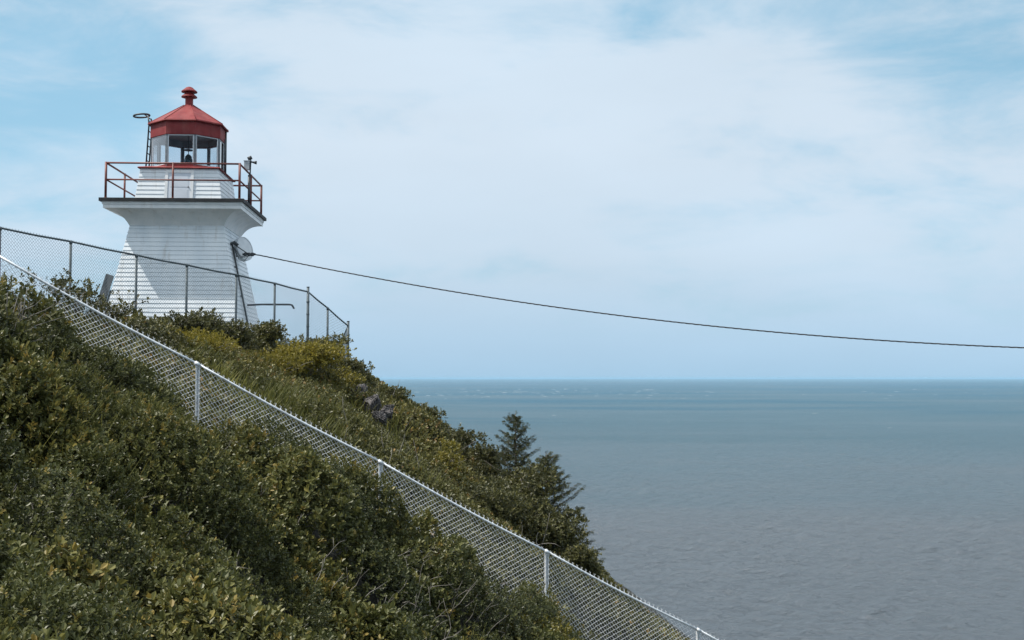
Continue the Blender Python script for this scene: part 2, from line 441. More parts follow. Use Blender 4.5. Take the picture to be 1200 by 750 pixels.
# wind patches: stretches of rougher and calmer water
pr = N('ShaderNodeMapRange'); L(w0, pr.inputs['Value']); pr.inputs['From Min'].default_value = .35; pr.inputs['From Max'].default_value = .65
pr.inputs['To Min'].default_value = .56; pr.inputs['To Max'].default_value = .76
mn = N('ShaderNodeMath'); mn.operation = 'MULTIPLY'; L(fr_.outputs[0], mn.inputs[0]); L(pr.outputs[0], mn.inputs[1])
mx_ = N('ShaderNodeMixShader'); L(mn.outputs[0], mx_.inputs[0]); L(df.outputs[0], mx_.inputs[1]); L(gl_.outputs[0], mx_.inputs[2])
for q in (df, gl_, fr_): L(bp.outputs[0], q.inputs['Normal'])
L(sr.outputs[0], df.inputs['Color'])
L(mx_.outputs[0], nt.nodes['Material Output'].inputs[0])
M['sea'] = m
def wave_h(X, Y, cell):
    """short-crested wind waves; each component fades where the mesh is too coarse to carry it"""
    r_ = np.random.default_rng(55); Z = np.zeros_like(X)
    for i in range(70):
        lam = 1.1 * (11 / 1.1) ** r_.random(); th = r_.normal(.25, .45); kx, ky = math.sin(th), math.cos(th)
        ph = r_.random() * 6.28; k = 2 * math.pi / lam
        f = np.clip(1.7 - cell * 1.5 / lam, .0, 1)
        Z += .060 * lam / (2 * math.pi) * np.sin(k * (kx * X + ky * Y) + ph) * f
    return Z
ry = 1 / np.linspace(1 / 130.0, 1 / 2600.0, 800)
ru = np.linspace(-.34, .56, 860)
U, Yg = np.meshgrid(ru, ry); Xg = U * Yg
cell = np.gradient(ry)[:, None] + 0 * U
gust = .55 + .9 * vnoise(Xg, Yg, 60, 91)
Zg = wave_h(Xg, Yg, cell) * gust
edge = np.minimum(np.clip((Yg - 130) / 12, 0, 1), np.clip((2600 - Yg) / 700, 0, 1)) * np.clip((U + .34) / .02, 0, 1) * np.clip((.56 - U) / .02, 0, 1)
Zg = Zg * edge
V = np.c_[Xg.ravel(), Yg.ravel(), Zg.ravel()]
i_ = (np.arange(799)[:, None] * 860 + np.arange(859)).ravel()
LP = np.c_[i_, i_ + 1, i_ + 861, i_ + 860].ravel()
# flat water all round, welded to the rim of the wave patch
c00, c10, c11, c01 = 0, 859, 687999, 687140
n0 = len(V); B = 150000.0
out_v = [(-B, -3000, 0), (B, -3000, 0), (B, B, 0), (-B, B, 0)]
V = np.r_[V, np.array(out_v)]
LP = np.r_[LP, [n0, n0 + 1, c10, c00], [n0 + 1, n0 + 2, c11, c10], [n0 + 2, n0 + 3, c01, c11], [n0 + 3, n0, c00, c01]]
sea = np_mesh('sea', V, LP, 4, M['sea'], smooth=True)
tag(sea, 'wide blue grey sea with fine ripples out to the horizon', 'sea', kind='structure')
# scattered whitecaps far out
mb = MB()
for i in range(120):
    d = random.choice((random.uniform(2200, 4200), random.uniform(2600, 3600)))
    u = random.gauss(.02, .10) if i % 4 else random.uniform(-.1, .42)
    if i > 114: d = random.uniform(700, 1500); u = random.uniform(.0, .4)
    x = u * d; w = random.uniform(4, 20) * (d / 3000); h = random.uniform(.12, .5) * (d / 3000)
    n = 6
    top = [(x + (k / n - .5) * w, d + random.uniform(-.5, .5), h * math.sin(math.pi * k / n) * random.uniform(.6, 1) - .02) for k in range(n + 1)]
    fr_ = [(p[0], p[1] - h * 1.2, -.05) for p in top]; bk = [(p[0], p[1] + h * .8, -.05) for p in top]
    vs = top + fr_ + bk
    fs = [(k, n + 1 + k, n + 2 + k, k + 1) for k in range(n)] + [(k + 1, 2 * n + 3 + k, 2 * n + 2 + k, k) for k in range(n)]
    mb.add(vs, fs, True)
o = mb.build('whitecaps', M['foam'])
tag(o, 'scattered small white wave crests far out on the sea', 'waves', kind='stuff')

# ------------------------------------------------------------------ foliage machinery
def leaf_template(kind, rs):
    """one leaf along +X, unit length; 6 points, 2 quads folded on the midrib"""
    w = {'oval': .27, 'narrow': .15}[kind]
    f = .10
    return np.array([(0, 0, 0), (.28, w * .85, f), (.72, w, f * .9), (1, 0, -.04), (.72, -w, f * .9), (.28, -w * .85, f)])
LQ = np.array([0, 3, 2, 1, 0, 5, 4, 3])
def rotm(az, el, roll):
    ca, sa, ce, se, cr, sr = np.cos(az), np.sin(az), np.cos(el), np.sin(el), np.cos(roll), np.sin(roll)
    X = np.stack([ca * ce, sa * ce, se], -1)
    Y0 = np.stack([-sa, ca, 0 * ca], -1)
    Z0 = np.cross(X, Y0)
    Y = Y0 * cr[..., None] + Z0 * sr[..., None]
    Z = np.cross(X, Y)
    return np.stack([X, Y, Z], -1)           # columns
def sprig_template(nl, rs, kind='oval', spread=(15, 70), length=1.3):
    """leaves round a short shoot along +Z, unit leaf length"""
    t = (np.arange(nl) + rs.random(nl) * .6) / nl
    az = np.arange(nl) * 2.4 + rs.normal(0, .35, nl)
    el = np.radians(spread[0] + (spread[1] - spread[0]) * t + rs.normal(0, 12, nl))
    Rm = rotm(az, el, rs.normal(0, .35, nl))
    sz = (.7 + .5 * rs.random(nl))
    lf = leaf_template(kind, rs)[None] * sz[:, None, None]
    v = np.einsum('nij,nkj->nki', Rm, lf)
    v[:, :, 2] += (t * length)[:, None]
    return v.reshape(-1, 3)
def place_sprigs(pos, axis, size, tint, nl=7, kind='oval', nvar=10, seed=1, spread=(5, 65), length=1.3):
    rs = np.random.default_rng(seed)
    N_ = len(pos)
    temps = np.stack([sprig_template(nl, rs, kind, spread, length) for _ in range(nvar)])
    tid = rs.integers(0, nvar, N_)
    ax = axis / np.linalg.norm(axis, axis=1, keepdims=True)
    ref = rs.normal(size=(N_, 3)); a = np.cross(ax, ref); a /= np.linalg.norm(a, axis=1, keepdims=True) + 1e-9
    bb = np.cross(ax, a)
    Rm = np.stack([a, bb, ax], -1)
    v = np.einsum('nij,nkj->nki', Rm, temps[tid]) * size[:, None, None] + pos[:, None, :]
    v = v.reshape(-1, 3)
    nlf = N_ * nl
    lp = (np.arange(nlf)[:, None] * 6 + LQ).ravel()
    tt = np.repeat(tint, nl) + rs.normal(0, .13, nlf)
    return v, lp, np.repeat(np.clip(tt, 0, 1), 2)
def mounds(n, x0, x1, y0, y1, rmin, rmax, seed):
    rs = np.random.default_rng(seed)
    return np.c_[rs.uniform(x0, x1, n), rs.uniform(y0, y1, n), rs.uniform(rmin, rmax, n), rs.uniform(.55, 1.15, n), rs.random(n)]
def mound_h(x, y, md):
    """height factor, id of the mound that rules at each point"""
    best = np.zeros(len(x)); bid = np.zeros(len(x), int)
    for i in range(0, len(x), 20000):
        a, b = x[i:i + 20000, None], y[i:i + 20000, None]
        q = 1 - ((a - md[:, 0]) ** 2 + (b - md[:, 1]) ** 2) / md[:, 2] ** 2
        h = np.sqrt(np.maximum(q, 0)) * md[:, 3]
        bid[i:i + 20000] = h.argmax(1); best[i:i + 20000] = h.max(1)
    return best, bid
def cover(name, n, xr, yr, md, hscale, keep, size, mat, nl, seed, deep=.35, base=.12, tint0=.35, kind='oval', spread=(5, 65), up=.6, parent=None, hollow=0):
    rs = np.random.default_rng(seed)
    # more samples close to the eye
    y = yr[0] + (yr[1] - yr[0]) * rs.random(n); x = xr[0] + (xr[1] - xr[0]) * rs.random(n)
    k = keep(x, y, rs); x, y = x[k], y[k]
    h, bid = mound_h(x, y, md)
    e_ = .06
    hx, _ = mound_h(x + e_, y, md); hy, _ = mound_h(x, y + e_, md)
    g0 = ground(x, y); gx = ground(x + e_, y); gy = ground(x, y + e_)
    small = (vnoise(x, y, .35, seed) - .5) * .16 + (vnoise(x, y, .9, seed + 1) - .5) * .2
    z = g0 + base + h * hscale + small
    nx = -((gx + hx * hscale) - (g0 + h * hscale)) / e_; ny = -((gy + hy * hscale) - (g0 + h * hscale)) / e_
    nrm = np.stack([np.clip(nx, -2, 2), np.clip(ny, -2, 2), np.full_like(nx, 1.0)], -1)
    nrm /= np.linalg.norm(nrm, axis=1, keepdims=True)
    if hollow:
        hv = vnoise(x, y, 1.1, 77) * .6 + vnoise(x, y, .5, 78) * .4
        z -= hollow * np.clip((.42 - hv) / .14, 0, 1)
        for hx_, hy_, hr_ in HOL: z -= .50 * np.exp(-(((x - hx_) ** 2 + (y - hy_) ** 2) / (hr_ * .8) ** 2) ** 2)
        z -= .42 * np.exp(-(near_side(x, y) / 1.0) ** 2) * (.45 + .75 * vnoise(x, y, .8, 61))
        z = np.maximum(z, g0 + .04)
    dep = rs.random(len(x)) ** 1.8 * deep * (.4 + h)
    pos = np.stack([x, y, z - dep], -1)
    ax = nrm + np.array([0, 0, up]) + rs.normal(0, .42, (len(x), 3))
    sz = size * rs.uniform(.65, 1.3, len(x)) * (.70 + .7 * md[bid, 4])
    tint = tint0 + (md[bid, 4] - .5) * .38 + (vnoise(x, y, 2.2, seed + 5) - .5) * .4
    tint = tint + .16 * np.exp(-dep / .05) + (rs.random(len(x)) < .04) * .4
    pos[:, 2] += CAMZ
    v, lp, tt = place_sprigs(pos, ax, sz, tint, nl, kind, 14, seed, spread)
    o = np_mesh(name, v, lp, 4, mat, parent, tt)
    return o, pos

def near_side(x, y):           # positive in front of the near fence (towards the eye)
    return ((x + 4.37) * .88 - (y - 16) * 2.45) / 2.603
def in_view(x, y, m=.06):
    u = x / np.maximum(y, .1)
    return (u > -.46 - m) & (y > 3)

# foreground thicket
HOL = []
for px_, py_, r_ in ((25, 525, .55), (105, 612, .50), (262, 582, .50), (205, 700, .38), (395, 700, .45), (60, 420, .4), (450, 640, .4), (330, 640, .3), (0, 640, .4)):
    for d_ in np.arange(6.0, 17, .2):
        q_ = P(px_, py_, d_)
        if q_.z < g1(q_.x, q_.y) + .5: HOL.append((q_.x, q_.y, r_)); break
mdF = mounds(330, -12, 4, 4.5, 20, .40, 1.15, 11)
def keepF(x, y, rs):
    d = near_side(x, y)
    dens = np.clip((11.0 / np.hypot(x, y)) ** 1.3, .35, 1)
    hole = vnoise(x, y, 1.5, 77) * .55 + vnoise(x, y, .5, 78) * .45
    return in_view(x, y) & (d > .12) & (x < 2.2 + (y - 10) * .12) & (rs.random(len(x)) < dens) & (hole > .03 + .06 * rs.random(len(x)))
fg = tag(empty('undergrowth', (0, 0, 0)), 'dense dark green leafy thicket filling the near slope below the pale fence', 'undergrowth', kind='stuff')
cover('foliage', 230000, (-10, 3), (5, 19.5), mdF, .74, keepF, .043, M['leaf'], 8, 21, deep=.5, hollow=.50, base=.24, parent=fg)

def keepF2(x, y, rs):
    return keepF(x, y, rs) & (vnoise(x, y, 1.7, 90) * .7 + vnoise(x, y, .6, 93) * .3 > .52)
cover('foliage', 70000, (-10, 3), (5, 19.5), mdF, .76, keepF2, .040, M['leaf'], 9, 25, deep=.3, hollow=.50, base=.27, tint0=.52, kind='narrow', spread=(25, 80), parent=fg)

# ground cover beyond the near fence
mdM = mounds(330, -14, 11, 14, 41, .6, 1.4, 12)
def keepM(x, y, rs):
    d = near_side(x, y)
    grassy = np.exp(-(((x + 4.6) / 1.9) ** 2 + ((y - 22.0) / 3.3) ** 2))
    rocky = np.exp(-(((x + 3.35) / .5) ** 2 + ((y - 26.6) / .7) ** 2))
    return in_view(x, y, .02) & (d < -.2) & (rs.random(len(x)) > grassy * .72) & (rs.random(len(x)) > rocky * 1.8) & (y < 40) & ((x < 7) | (rs.random(len(x)) < .5))
mg = tag(empty('scrub', (0, 0, 0)), 'low olive green scrub covering the slope between the fences and the sea', 'scrub', kind='stuff')
cover('foliage', 165000, (-14, 11), (15, 40), mdM, .36, keepM, .058, M['leaf_mid'], 7, 22, deep=.3, base=.08, tint0=.42, parent=mg)

# tufts of grass
def grass(name, n, xr, yr, keep, hgt, mat, seed, label, wid=.008, lean=(.08, -.02)):
    rs = np.random.default_rng(seed)
    x = rs.uniform(*xr, n); y = rs.uniform(*yr, n)
    k = keep(x, y, rs); x, y = x[k], y[k]; n = len(x)
    z = ground(x, y) + CAMZ
    h = hgt * rs.uniform(.5, 1.25, n) * (.6 + .8 * vnoise(x, y, .5, seed))
    az = rs.uniform(0, 2 * math.pi, n); ln = rs.uniform(.05, .5, n) * h
    dx = np.cos(az) * ln + lean[0] * h; dy = np.sin(az) * ln + lean[1] * h
    sx_, sy_ = -np.sin(az + .8) * wid, np.cos(az + .8) * wid
    v = np.stack([np.stack([x - sx_, y - sy_, z], -1), np.stack([x + sx_, y + sy_, z], -1),
                  np.stack([x + sx_ * .8 + dx * .35, y + sy_ * .8 + dy * .35, z + h * .6], -1),
                  np.stack([x - sx_ * .8 + dx * .35, y - sy_ * .8 + dy * .35, z + h * .6], -1),
                  np.stack([x + dx, y + dy, z + h * .95], -1)], 1).reshape(-1, 3)
    i = np.arange(n)[:, None] * 5
    lp = np.c_[i, i + 1, i + 2, i, i + 2, i + 3, i + 3, i + 2, i + 4].ravel()
    tt = np.repeat(np.clip(.45 + (vnoise(x, y, 1.5, seed + 3) - .5) * .6 + rs.normal(0, .15, n), 0, 1), 3)
    o = np_mesh(name, v, lp, 3, mat, tint=tt)
    return tag(o, label, 'grass', kind='stuff')
def keepG(x, y, rs):
    gr = np.exp(-(((x + 4.6) / 2.3) ** 2 + ((y - 22.0) / 4.0) ** 2))
    return in_view(x, y, .02) & (near_side(x, y) < -.15) & (rs.random(len(x)) < gr * 1.3)
grass('grass', 60000, (-11, 1), (15, 30), keepG, .42, M['grass'], 31, 'patch of olive green wild grass on the slope above the pale fence', .010)

def keepG2(x, y, rs):
    px_ = 600 + F * x / y
    g_ = np.maximum(np.exp(-(((px_ - 110) / 90) ** 2 + ((y - 11.5) / 1.3) ** 2)), np.exp(-(((px_ - 150) / 60) ** 2 + ((y - 9.0) / .9) ** 2)) * .6)
    return in_view(x, y, .02) & (near_side(x, y) > .3) & (rs.random(len(x)) < g_)
grass('grass', 12000, (-9, 0), (7, 15), keepG2, .72, M['grass'], 33, 'wild grass blades pushing up through the leafy thicket on the left of the near slope', .0045)

# ------------------------------------------------------------------ shrubs and trees
def branchy(mb, base, height, spread, nb, r0, rs, tips=None):
    for i in range(nb):
        a = rs.uniform(0, 2 * math.pi); sp = spread * rs.uniform(.3, 1)
        tip = Vector((base[0] + math.cos(a) * sp, base[1] + math.sin(a) * sp, base[2] + height * rs.uniform(.65, 1)))
        b0 = Vector(base) + Vector((math.cos(a), math.sin(a), 0)) * rs.uniform(0, .12)
        pts = []
        for k in range(6):
            t = k / 5
            p = b0.lerp(tip, t); p.x -= math.cos(a) * sp * .25 * math.sin(t * math.pi); p.y -= math.sin(a) * sp * .25 * math.sin(t * math.pi)
            p += Vector(rs.normal(0, .03 * height, 3)) * (t > 0)
            pts.append(p)
        mb.tube(pts, r0, 5, True, True, r0 * .3)
        for q in range(3):
            k = int(rs.integers(2, 5)); s0 = pts[k]
            e1 = s0 + Vector((rs.normal(0, .22), rs.normal(0, .22), rs.uniform(.1, .3))) * height
            mid = s0.lerp(e1, .5) + Vector(rs.normal(0, .03 * height, 3))
            mb.tube([s0, mid, e1], r0 * .45, 4, True, True, r0 * .15)
            if tips is not None: tips.append(e1)
        if tips is not None: tips.append(tip)
def shrub(name, label, px, py, d, rx, rz, n, leaf, mat, seed, group=None, cat='shrub', tint0=.4, lumps=7, holes=.0, nl=7, flat=.5, ry=None, bush_h=None, kind='oval'):
    """a leafy shrub whose crown centre is seen at the given place; stands on the ground below"""
    rs = np.random.default_rng(seed)
    c = P(px, py, d); ry = ry or rx
    gz = g1(c.x, c.y)
    root = empty(name, (c.x, c.y, gz + CAMZ)); tag(root, label, cat, group)
    cz = c.z - gz
    # lumps of leaves round the crown
    lc = np.c_[rs.normal(0, .45, lumps) * rx, rs.normal(0, .45, lumps) * ry, cz + rs.normal(0, .32, lumps) * rz]
    lr = rs.uniform(.38, .62, lumps) * rx
    lc[0] = (0, 0, cz); lr[0] = .7 * rx
    which = rs.choice(lumps, n, p=lr ** 2 / (lr ** 2).sum())
    dr = rs.normal(size=(n, 3)); dr /= np.linalg.norm(dr, axis=1, keepdims=True)
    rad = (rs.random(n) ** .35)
    sc = np.stack([lr[which], lr[which] * ry / rx, lr[which] * rz / rx], -1)
    pos = lc[which] + dr * rad[:, None] * sc * (1 + .25 * rs.normal(size=(n, 1)) * .5)
    gg = ground(pos[:, 0] + c.x, pos[:, 1] + c.y) - gz
    ok = pos[:, 2] > gg + .03
    pos, dr = pos[ok], dr[ok]
    ax = dr + np.array([0, 0, .5]) + rs.normal(0, .4, pos.shape)
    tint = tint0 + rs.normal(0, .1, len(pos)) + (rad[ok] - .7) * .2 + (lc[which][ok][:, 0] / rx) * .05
    v, lp, tt = place_sprigs(pos, ax, leaf * rs.uniform(.7, 1.3, len(pos)), tint, nl, kind, 10, seed)
    np_mesh('foliage', v, lp, 4, mat, root, tt)
    mb = MB(); branchy(mb, (0, 0, -.05), cz + rz * .6, rx * .8, 7, .014 + .006 * rx, rs)
    mb.build('branches', M['twig'], root)
    return root

G1 = 'shrubs along the upper fence'
shrub('shrub', 'dark green bushy shrub in front of the white tower, between two upper fence posts', 222, 384, 25.0, .78, .40, 900, .062, M['leaf_mid'], 41, G1, tint0=.28, lumps=9)
shrub('shrub', 'dark shrub at the foot of the tower right corner beside the fence post', 272, 392, 26.0, .55, .34, 560, .060, M['leaf_mid'], 42, G1, tint0=.35)
shrub('shrub', 'yellow green shrub glowing below the dark bush in front of the tower', 232, 403, 22.3, 1.0, .26, 1000, .05, M['leaf_yellow'], 43, G1, tint0=.50, kind='narrow')
shrub('shrub', 'small leafy shrub between the tower and the short vent pipe', 310, 392, 28.3, .55, .30, 520, .060, M['leaf_mid'], 44, G1, tint0=.5)
shrub('shrub', 'bright yellow green shrub on the slope below the right end of the upper fence', 358, 418, 27.3, 1.25, .42, 1500, .055, M['leaf_yellow'], 45, G1, tint0=.45)
shrub('shrub', 'small yellow green shrub in the grass left of the bright yellow shrub', 312, 424, 25.6, .75, .26, 700, .05, M['leaf_yellow'], 60, G1, tint0=.38, kind='narrow')
shrub('shrub', 'yellow green shrub just above and left of the grey rocks', 396, 446, 28.4, .70, .30, 700, .052, M['leaf_yellow'], 65, G1, tint0=.34)
shrub('shrub', 'olive shrub touching the tall corner post of the upper fence', 378, 408, 29.5, .70, .30, 700, .058, M['leaf_mid'], 46, G1, tint0=.55)
shrub('shrub', 'rounded shrub under the outermost post of the upper fence', 415, 434, 30.5, .75, .28, 700, .058, M['leaf_mid'], 47, G1, tint0=.42)
G2 = 'shrubs along the edge of the hill'
shrub('shrub', 'shrub on the skyline just above the pale rock outcrop', 440, 467, 30.0, .80, .28, 800, .058, M['leaf_mid'], 48, G2, tint0=.42)
shrub('shrub', 'shrub on the skyline to the right of the rock outcrop', 486, 488, 29.6, .80, .30, 800, .058, M['leaf_mid'], 49, G2, tint0=.38)
shrub('shrub', 'shrub on the skyline midway between the rock and the small spruce', 524, 512, 29.0, .85, .32, 850, .058, M['leaf_mid'], 50, G2, tint0=.36)
shrub('shrub', 'shrub with raised shoots just left of the small pointed spruce', 566, 538, 28.4, .66, .40, 800, .060, M['leaf_mid'], 51, G2, tint0=.34)
shrub('shrub', 'small yellow shrub among dark scrub below and left of the pointed spruce', 522, 545, 25.5, .45, .42, 420, .052, M['leaf_yellow'], 52, G2, tint0=.34)
shrub('shrub', 'large dark shrub in front of the two spruces', 600, 592, 25.5, .90, .56, 1400, .060, M['leaf_mid'], 53, G2, tint0=.36, lumps=10)
shrub('shrub', 'dark rounded shrub between the spruces and the pale rail', 560, 590, 23.8, .90, .50, 1300, .058, M['leaf_mid'], 54, G2, tint0=.33, lumps=9)
shrub('shrub', 'leafy shrub with pale bare stems just below the wide spruce', 648, 622, 24.8, .66, .50, 1000, .060, M['leaf_mid'], 55, G2, tint0=.42, lumps=8)
shrub('shrub', 'outermost shrub above the pale rail, with the sea behind it', 676, 656, 23.6, .42, .32, 520, .055, M['leaf_mid'], 56, G2, tint0=.40)
shrub('shrub', 'low shrub seen through the wire where the slope runs out at the lower right', 724, 728, 21.8, .45, .22, 460, .055, M['leaf_mid'], 57, G2, tint0=.4)
shrub('shrub', 'yellowish shrub in the lower corner in front of the pale fence wire', 632, 742, 15.2, .55, .30, 620, .042, M['leaf_yellow'], 58, None, tint0=.12)

shrub('shrub', 'leafy shrub wedged between the two spruces', 616, 566, 26.2, .55, .36, 700, .055, M['leaf_mid'], 59, G2, tint0=.38)

def open_shrub(label, px, py, d, h, w, seed, nleaf):
    """thin shrub: bare branches with loose leaves at the ends, sky between"""
    rs = np.random.default_rng(seed)
    c = P(px, py, d); gz = g1(c.x, c.y)
    root = empty('shrub', (c.x, c.y, gz + CAMZ)); tag(root, label, 'shrub')
    mb = MB(); tips = []
    H = max(c.z - gz + h / 2, .3)
    branchy(mb, (0, 0, -.05), H, w, 13, .013, rs, tips)
    mb.build('branches', M['twig'], root)
    t = np.array([tuple(p) for p in tips])
    k = rs.integers(0, len(t), nleaf)
    pos = t[k] + rs.normal(0, 1, (nleaf, 3)) * np.array([.10, .10, .07])
    ax = rs.normal(0, .5, (nleaf, 3)) + np.array([0, 0, .8])
    v, lp, tt = place_sprigs(pos, ax, .060 * rs.uniform(.7, 1.3, nleaf), .35 + rs.normal(0, .15, nleaf), 6, 'oval', 10, seed)
    np_mesh('foliage', v, lp, 4, M['leaf_mid'], root, tt)
    return root
open_shrub('loose thin shrub against the sky behind the pale rail, left of the leaning board', 84, 350, 21.5, .85, .80, 61, 330)
open_shrub('straggly leafy shrub around the foot of the leaning grey board', 122, 368, 23.0, .60, .60, 62, 200)
open_shrub('sparse bare shrub in front of the white tower siding at the left fence post', 147, 362, 24.6, .75, .35, 63, 34)
open_shrub('leafy sprigs rising against the sky at the left edge of the picture', 6, 352, 12.4, .42, .36, 64, 60)

def spruce(label, px, ptop, d, height, width, seed, tiers):
    rs = np.random.default_rng(seed)
    top = P(px, ptop, d)
    bz = top.z - height
    root = empty('spruce_tree', (top.x, top.y, bz + CAMZ)); tag(root, label, 'tree', 'spruces on the edge of the hill')
    mb = MB(); mb.tube([(0, 0, -.3), (.01, 0, height * .5), (0, 0, height)], .05, 7, True, True, .006); mb.build('trunk', M['bark'], root)
    br = MB(); P0 = []; AX = []
    for i in range(tiers):
        t = (i + .3) / tiers
        z = height * (1 - t) - .10
        Lb = width * (.10 + .90 * t ** .9)
        nb = 5 + int(5 * t)
        a0 = rs.uniform(0, 6.28); up_ = rs.normal(.02, .10, nb)
        for k in range(nb):
            a = a0 + 2 * math.pi * k / nb + rs.normal(0, .15); l = Lb * rs.uniform(.5, 1.2)
            zz = z + rs.normal(0, .03)
            dr = Vector((math.cos(a), math.sin(a), 0))
            pts = [Vector((0, 0, zz)) + dr * l * s + Vector((0, 0, ((.75 * (1 - t) + up_[k]) * s - .16 * t * math.sin(s * 2.6) + .10 * s * s) * l)) for s in (0, .33, .66, 1)]
            br.tube(pts, .010, 4, True, True, .003)
            # side twigs and needles
            m = int(6 + l * 46)
            for s in np.linspace(.12, 1.0, m):
                j = min(int(s * 3), 2); f = s * 3 - j
                p = pts[j].lerp(pts[j + 1], f)
                side = Vector((-dr.y, dr.x, 0)) * rs.choice((-1, 1)) * rs.uniform(.3, 1)
                w = l * .30 * (1.1 - s) + .03
                q = p + side * w * rs.random() + Vector((0, 0, rs.normal(0, .012)))
                P0.append(tuple(q)); AX.append(tuple(dr * .9 + side * .9 + Vector((0, 0, rs.normal(0, .15)))))
    for s in np.linspace(.88, 1.0, 7):
        P0.append((rs.normal(0, .008), rs.normal(0, .008), height * s)); AX.append((rs.normal(0, .5), rs.normal(0, .5), 1))
    br.build('branches', M['bark'], root)
    P0 = np.array(P0); AX = np.array(AX)
    v, lp, tt = place_sprigs(P0, AX, np.full(len(P0), .034) * rs.uniform(.8, 1.2, len(P0)), np.clip(rs.normal(.4, .2, len(P0)), 0, 1), 12, 'narrow', 10, seed, (5, 40), 2.4)
    np_mesh('needles', v, lp, 4, M['needle'], root, tt)
    return root
spruce('small pointed spruce rising above the shrubs against the sea', 604, 484, 27.5, 2.6, 1.08, 71, 16)
spruce('wider spruce with flat branches reaching out over the sea', 640, 531, 26.4, 2.6, 1.42, 72, 16)

# ------------------------------------------------------------------ twigs in the undergrowth
mb = MB(); rs = np.random.default_rng(81)
for i in range(340):
    if i < 130: px, py = rs.normal(560, 60), rs.normal(690, 45)
    elif i < 200: px, py = rs.normal(110, 60), rs.normal(610, 40)
    else: px, py = rs.uniform(0, 600), rs.uniform(450, 760)
    # walk the sight line until it meets the canopy
    best = None
    for d in np.arange(6.5, 18, .25):
        p = P(px, py, d)
        if p.z < g1(p.x, p.y) + .50: best = p; break
    if best is None or near_side(best.x, best.y) < .15: continue
    p = best + Vector((0, 0, -.12)); l = rs.uniform(.12, .36) if i > 130 else rs.uniform(.2, .5)
    dr = Vector((rs.uniform(.1, 1), rs.normal(0, .4), rs.uniform(.4, 1.1))).normalized()
    pts = [p + Vector((0, 0, CAMZ))]
    for k in range(4):
        dr = (dr + Vector(rs.normal(0, .22, 3))).normalized(); pts.append(pts[-1] + dr * l / 4)
        if k == 1 and rs.random() < .7: mb.tube([pts[-1], pts[-1] + (dr + Vector(rs.normal(0, .6, 3))).normalized() * l * .4], .003, 4, True, True, .0015)
    mb.tube(pts, .0042, 4, True, True, .0015)
mb.build('twigs', M['twig'], fg)
mb = MB()
for i in range(60):
    px, py = rs.uniform(600, 690), rs.uniform(590, 640)
    if i > 22: px, py = rs.uniform(180, 560), rs.uniform(395, 560)
    p = None
    for d in np.arange(18, 33, .4):
        q = P(px, py, d)
        if q.z < g1(q.x, q.y) + .45: p = q; break
    if p is None or near_side(p.x, p.y) > -.3: continue
    l = rs.uniform(.3, .8); dr = Vector((rs.normal(.2, .4), rs.normal(-.2, .3), 1)).normalized(); pts = [p + Vector((0, 0, CAMZ - .15))]
    for k in range(4):
        dr = (dr + Vector(rs.normal(0, .15, 3))).normalized(); pts.append(pts[-1] + dr * l / 4)
    mb.tube(pts, .009, 4, True, True, .003)
mb.build('twigs', M['twig'], mg)

# ------------------------------------------------------------------ rock outcrop
def rock(px, py, d, sx_, sy_, sz_, seed, label):
    rs = np.random.default_rng(seed)
    import bmesh
    bm = bmesh.new(); bmesh.ops.create_icosphere(bm, subdivisions=5, radius=1)
    dirs = rs.normal(size=(26, 3)); dirs /= np.linalg.norm(dirs, axis=1, keepdims=True); lim = rs.uniform(.5, .95, 26)
    for v in bm.verts:
        n = np.array(v.co); k = 1.0
        for q, l in zip(dirs, lim):
            dd = n @ q
            if dd > 1e-3: k = min(k, l / dd)
        k *= 1 - .16 * abs(math.sin(7 * n[0] + 5 * n[2] + 2 * math.sin(5 * n[1]))) ** 6 - .12 * abs(math.sin(8 * n[2] - 6 * n[1])) ** 8 + rs.normal(0, .012)
        v.co = Vector(n * k)
        v.co.x *= sx_; v.co.y *= sy_; v.co.z *= sz_
    me = bpy.data.meshes.new('rock'); bm.to_mesh(me); bm.free(); me.materials.append(M['rock'])
    o = bpy.data.objects.new('rock', me); col.objects.link(o)
    p = P(px, py, d); o.location = (p.x, p.y, p.z + CAMZ); o.rotation_euler = (rs.uniform(-.3, .3), .5, rs.uniform(0, 3))
    tag(o, label, 'rock', 'rocks in the scrub')
    return o
rock(422, 462, 27.9, .32, .3, .26, 1, 'upper grey rock breaking through the scrub below the fence end')
rock(436, 473, 27.1, .32, .3, .33, 2, 'middle and palest mauve grey rock of the outcrop in the scrub')
rock(444, 489, 26.3, .3, .26, .2, 3, 'lowest dark rock of the outcrop in the scrub')
rock(455, 482, 26.4, .20, .2, .22, 4, 'small rock at the right edge of the outcrop')

